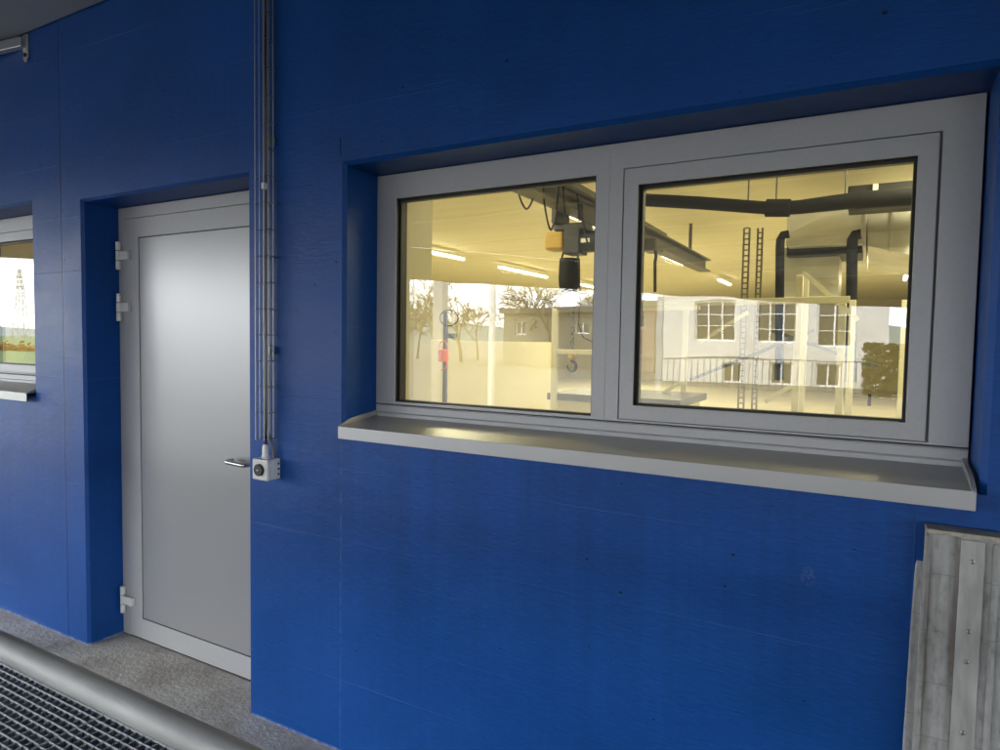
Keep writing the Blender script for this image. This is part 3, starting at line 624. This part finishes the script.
# ------------------------------------------------------------------ the yard outside, seen mirrored in the glass
def house(name, px0, px1, Yv, height, depth, m, label, holes_fn, roof=None, cat='building'):
    a, b = M_(px0, 340, Yv), M_(px1, 340, Yv); x0, x1 = a.x, b.x; y = a.y
    r = empty(name, ((x0+x1)/2, y, -.35), label, cat)
    hs = holes_fn(x0, x1)
    # built facing -y about the facade line, then turned round to face the blue wall
    flip = lambda mb: [setattr(v, 'co', Vector((x0+x1-v.co.x, 2*y-v.co.y, v.co.z))) for v in mb.b.verts]
    w_ = MB().holed(x0, x1, -.35, height, y, y+.3, [(x0+x1-h[1], x0+x1-h[0], h[2], h[3], False) for h in hs])
    w_.box((x0,y+.31,-.35),(x0+.3,y+depth,height)).box((x1-.3,y+.31,-.35),(x1,y+depth,height)).box((x0,y+depth,-.35),(x1,y+depth+.3,height))
    flip(w_); obj('wall', w_, m, r)
    t_ = MB().box((x0-.2,y-.3,height+.002),(x1+.2,y+depth+.4,height+.35)); flip(t_); obj('roof', t_, MT['roof'], r)
    for h in hs:
        X0, X1 = x0+x1-h[1], x0+x1-h[0]
        f_ = MB().ring(X0+.001, X1-.001, h[2]+.001, h[3]-.001, .07,.07,.07,.07, y+.12, y+.2); n = max(2, round((X1-X0)/.55))
        for k in range(1, n): xx = X0+(X1-X0)*k/n; f_.box((xx-.03,y+.125,h[2]+.07),(xx+.03,y+.19,h[3]-.07))
        if h[3]-h[2] > 1.4: [f_.box((X0+.07,y+.13,h[2]+(h[3]-h[2])*q-.02),(X1-.07,y+.185,h[2]+(h[3]-h[2])*q+.02)) for q in (.33, .67)]
        flip(f_); fo = obj('window', f_, MT['wframe'], r)
        g_ = MB().box((X0+.002,y+.205,h[2]+.002),(X1-.002,y+.22,h[3]-.002)); flip(g_); obj('pane', g_, MT['pane'], fo)
    return r
def grid_holes(cells, Yv):
    def f(x0, x1):
        out = []
        for (p0, q0, p1, q1) in cells:
            a, b = M_(p0, q0, Yv), M_(p1, q1, Yv); out.append((min(a.x,b.x), max(a.x,b.x), min(a.z,b.z), max(a.z,b.z)))
        return out
    return f
YW = 27
house('white_house', 661, 889, YW, 7.5, 8, MT['facade'], 'white rendered house across the yard with tall windows', grid_holes([(695,300,735,341),(757,300,797,343),(818,300,852,346),(722,362,741,383),(770,363,792,385),(815,364,840,387),(862,365,876,389)], YW))
house('brick_house', 618, 654, 34, 3.6, 8, MT['brick'], 'low pinkish brick house beside the white one', grid_holes([(630,314,645,330)], 34))
house('grey_house', 503, 616, 38, M_(555,312,38).z, 8, mat('grey_render', (.17,.17,.165), .85, 0, .3, ((.5,.5,.5),.1)), 'low grey flat-roofed house among bare trees', grid_holes([(515,322,526,336),(575,322,590,336)], 38))
# terrace balustrade in front of the white house
a, b = M_(600,352,22), M_(905,360,22)
bl = empty('balustrade', ((a.x+b.x)/2, a.y, -.35), 'metal balustrade in front of the white house', 'balustrade')
m = MB(); n = 46
for k in range(n+1): x = a.x+(b.x-a.x)*k/n; m.box((x-.012,a.y-.012,-.34),(x+.012,a.y+.012,1.04))
obj('balusters', m, MT['fence'], bl)
m = MB(); m.box((a.x,a.y-.03,1.041),(b.x,a.y+.03,1.09)); m.box((a.x,a.y+.013,.05),(b.x,a.y+.03,.09)); obj('top_rail', m, MT['fence'], bl)
# canopy columns
for px, Yv, s, lab in ((440,10.3,.12,'grey square column under the canopy edge'),(492,12.1,.06,'slender white column under the canopy edge'),(660,19,.09,'grey column further along the canopy edge')):
    q = M_(px, 320, Yv); o = obj('canopy_column', MB().box((q.x-s,q.y-s,-.35),(q.x+s,q.y+s,3.07)), MT['wframe'] if s < .08 else MT['canopy'], bevel=.01); tag(o, lab, 'column')
# bare trees
def tree(loc, H, seed, label):
    rn = random.Random(seed); r = empty('bare_tree', loc, label, 'tree', 'bare trees beyond the yard'); tk, cr = MB(), MB()
    base = Vector(loc)
    def grow(p, d, L, rad, lev, mb):
        pts = [p]; rs = [max(.022, rad)]; n = 4 if lev < 3 else 2
        for k in range(n):
            d = (d + Vector((rn.uniform(-1,1), rn.uniform(-1,1), rn.uniform(-.3,.7)))*(.13+.05*lev)).normalized(); pts.append(pts[-1]+d*L/n); rs.append(max(.022, rad*(1-.55*(k+1)/n)))
        mb.tube(pts, rs, 5 if lev < 2 else 3, cap=False)
        if lev >= 5: return
        for k in range(rn.choice((3,4)) if lev < 3 else rn.choice((2,3))):
            i = rn.randint(max(1, n//2), n); ang = rn.uniform(0, 6.28); o = d.orthogonal().normalized(); o.rotate(Matrix.Rotation(ang, 3, d))
            grow(pts[i], (d*rn.uniform(.6,1)+o*rn.uniform(.4,.8)).normalized(), L*rn.uniform(.55,.8), rs[i]*.75, lev+1, cr)
    grow(base, Vector((0,0,1)), H*.36, H*.016, 0, tk)
    obj('trunk', tk, MT['bark'], r); obj('crown', cr, MT['bark'], r)
rn = random.Random(8)
for i, (px, Yv, H) in enumerate(((404,34,6.5),(418,44,8),(436,38,6.5),(462,40,9.5),(478,46,7),(512,44,6.5),(535,40,7.5),(552,36,9),(590,46,8),(380,50,9))):
    q = M_(px, 340, Yv); tree((q.x, q.y, -.35), H, 40+i, ['tall','bushy','slender','spreading','broad','low','leaning','big','lone','far'][i] + ' bare leafless tree mirrored in the window glass')
q = M_(925, 340, 22); hg = MB(); rn = random.Random(5)  # unseen leaf block added to darken the mirrored view right of the house
for k in range(5200):
    p = Vector((q.x+rn.uniform(-1.6,3.5), q.y+rn.uniform(-.5,.5), -.02+1.72*rn.random()**.8)); d = Vector((rn.uniform(-1,1),rn.uniform(-1,1),rn.uniform(-1,1)))*.08; hg.poly([p-d, p+d.orthogonal()*.7, p+d, p-d.orthogonal()*.7])
tag(obj('foliage', hg, mat('added_dark_leaves', (.025,.04,.018), .8, 0, .3), origin=(q.x, q.y, -.02)), 'added dark leafy block darkening the reflection beside the white house', 'foliage')
q = M_(186, 330, 13); ev = MB(); rn = random.Random(12); r = empty('added_blur_tree', (q.x, q.y, -.03), 'added dark leafy ball in the yard, making a dark blur in the door', 'tree')  # unseen tree added to darken a patch of the door reflection
for k in range(2600):
    v = Vector((rn.gauss(0,1), rn.gauss(0,1), rn.gauss(0,1))).normalized()*rn.random()**.4; p = Vector((q.x+v.x*1.25, q.y+v.y*1.25, 1.75+v.z*1.0)); d = Vector((rn.uniform(-1,1),rn.uniform(-1,1),rn.uniform(-1,1)))*.13; ev.poly([p-d, p+d.orthogonal()*.6, p+d, p-d.orthogonal()*.6])
obj('crown', ev, mat('added_blur_leaves', (.03,.045,.022), .8, 0, .3), r); obj('trunk', MB().tube([(q.x,q.y,-.03),(q.x+.03,q.y,.6),(q.x,q.y,1.6)], [.11,.09,.06], 8), MT['bark'], r)
# hedge and pylon mirrored in the small window at the left
hg = MB(); q = M_(6, 352, 30)
for k in range(900):
    p = Vector((q.x+rn.gauss(0,3.2), q.y+rn.gauss(0,1.0), -.3+abs(rn.gauss(0,.42)))); d = Vector((rn.uniform(-1,1),rn.uniform(-1,1),rn.uniform(-1,1)))*.16; e_ = d.orthogonal()
    hg.poly([p-d, p+e_, p+d, p-e_])
tag(obj('shrub', hg, MT['foliage'], origin=(q.x, q.y, -.35)), 'orange brown autumn shrubs at the edge of the field', 'shrub')
q = M_(21, 330, 110); py_ = empty('power_pylon', (q.x, q.y, -.35), 'lattice power pylon standing in the field', 'pylon')
m = MB(); Hh = 1.55+62/FPX*(110+1.8)/abs(.42); Hh = min(Hh, 30)
Hh *= .85
lv = [(Hh*t, 1.5*(1-t)+.3) for t in (0,.18,.34,.48,.6,.7,.79,.87,.94,1)]
for (z0, s0), (z1, s1) in zip(lv, lv[1:]):
    cs = [(-1,-1),(1,-1),(1,1),(-1,1)]
    for i in range(4):
        (ax, ay), (bx, by) = cs[i], cs[(i+1) % 4]; A = lambda c, s, z: Vector((q.x+c[0]*s, q.y+c[1]*s, z-.35))
        m.tube([A(cs[i],s0,z0),A(cs[i],s1,z1)], .14, 4); m.tube([A(cs[i],s0,z0),A(cs[(i+1)%4],s1,z1)], .08, 4); m.tube([A(cs[(i+1)%4],s0,z0),A(cs[i],s1,z1)], .08, 4)
obj('lattice', m, MT['pylon'], py_)
m = MB()
for t, l_ in ((.74,3.4),(.88,2.6)): m.beam((q.x-l_,q.y,Hh*t),(q.x+l_,q.y,Hh*t),.35,.35)
obj('cross_arm', m, MT['pylon'], py_)
# board leaning inside the small window
bi = MB(); z0 = 1.31
bi.prism([(P(3,372,.7).x,.7,1.1),(P(60,372,.7).x,.7,1.1),(P(60,340,.7).x,.7,P(40,340,.7).z),(P(30,346,.7).x,.7,P(30,346,.7).z)], (0,.03,0))
tag(obj('khaki_board', bi, MT['khaki']), 'khaki board leaning inside behind the small left window', 'board')
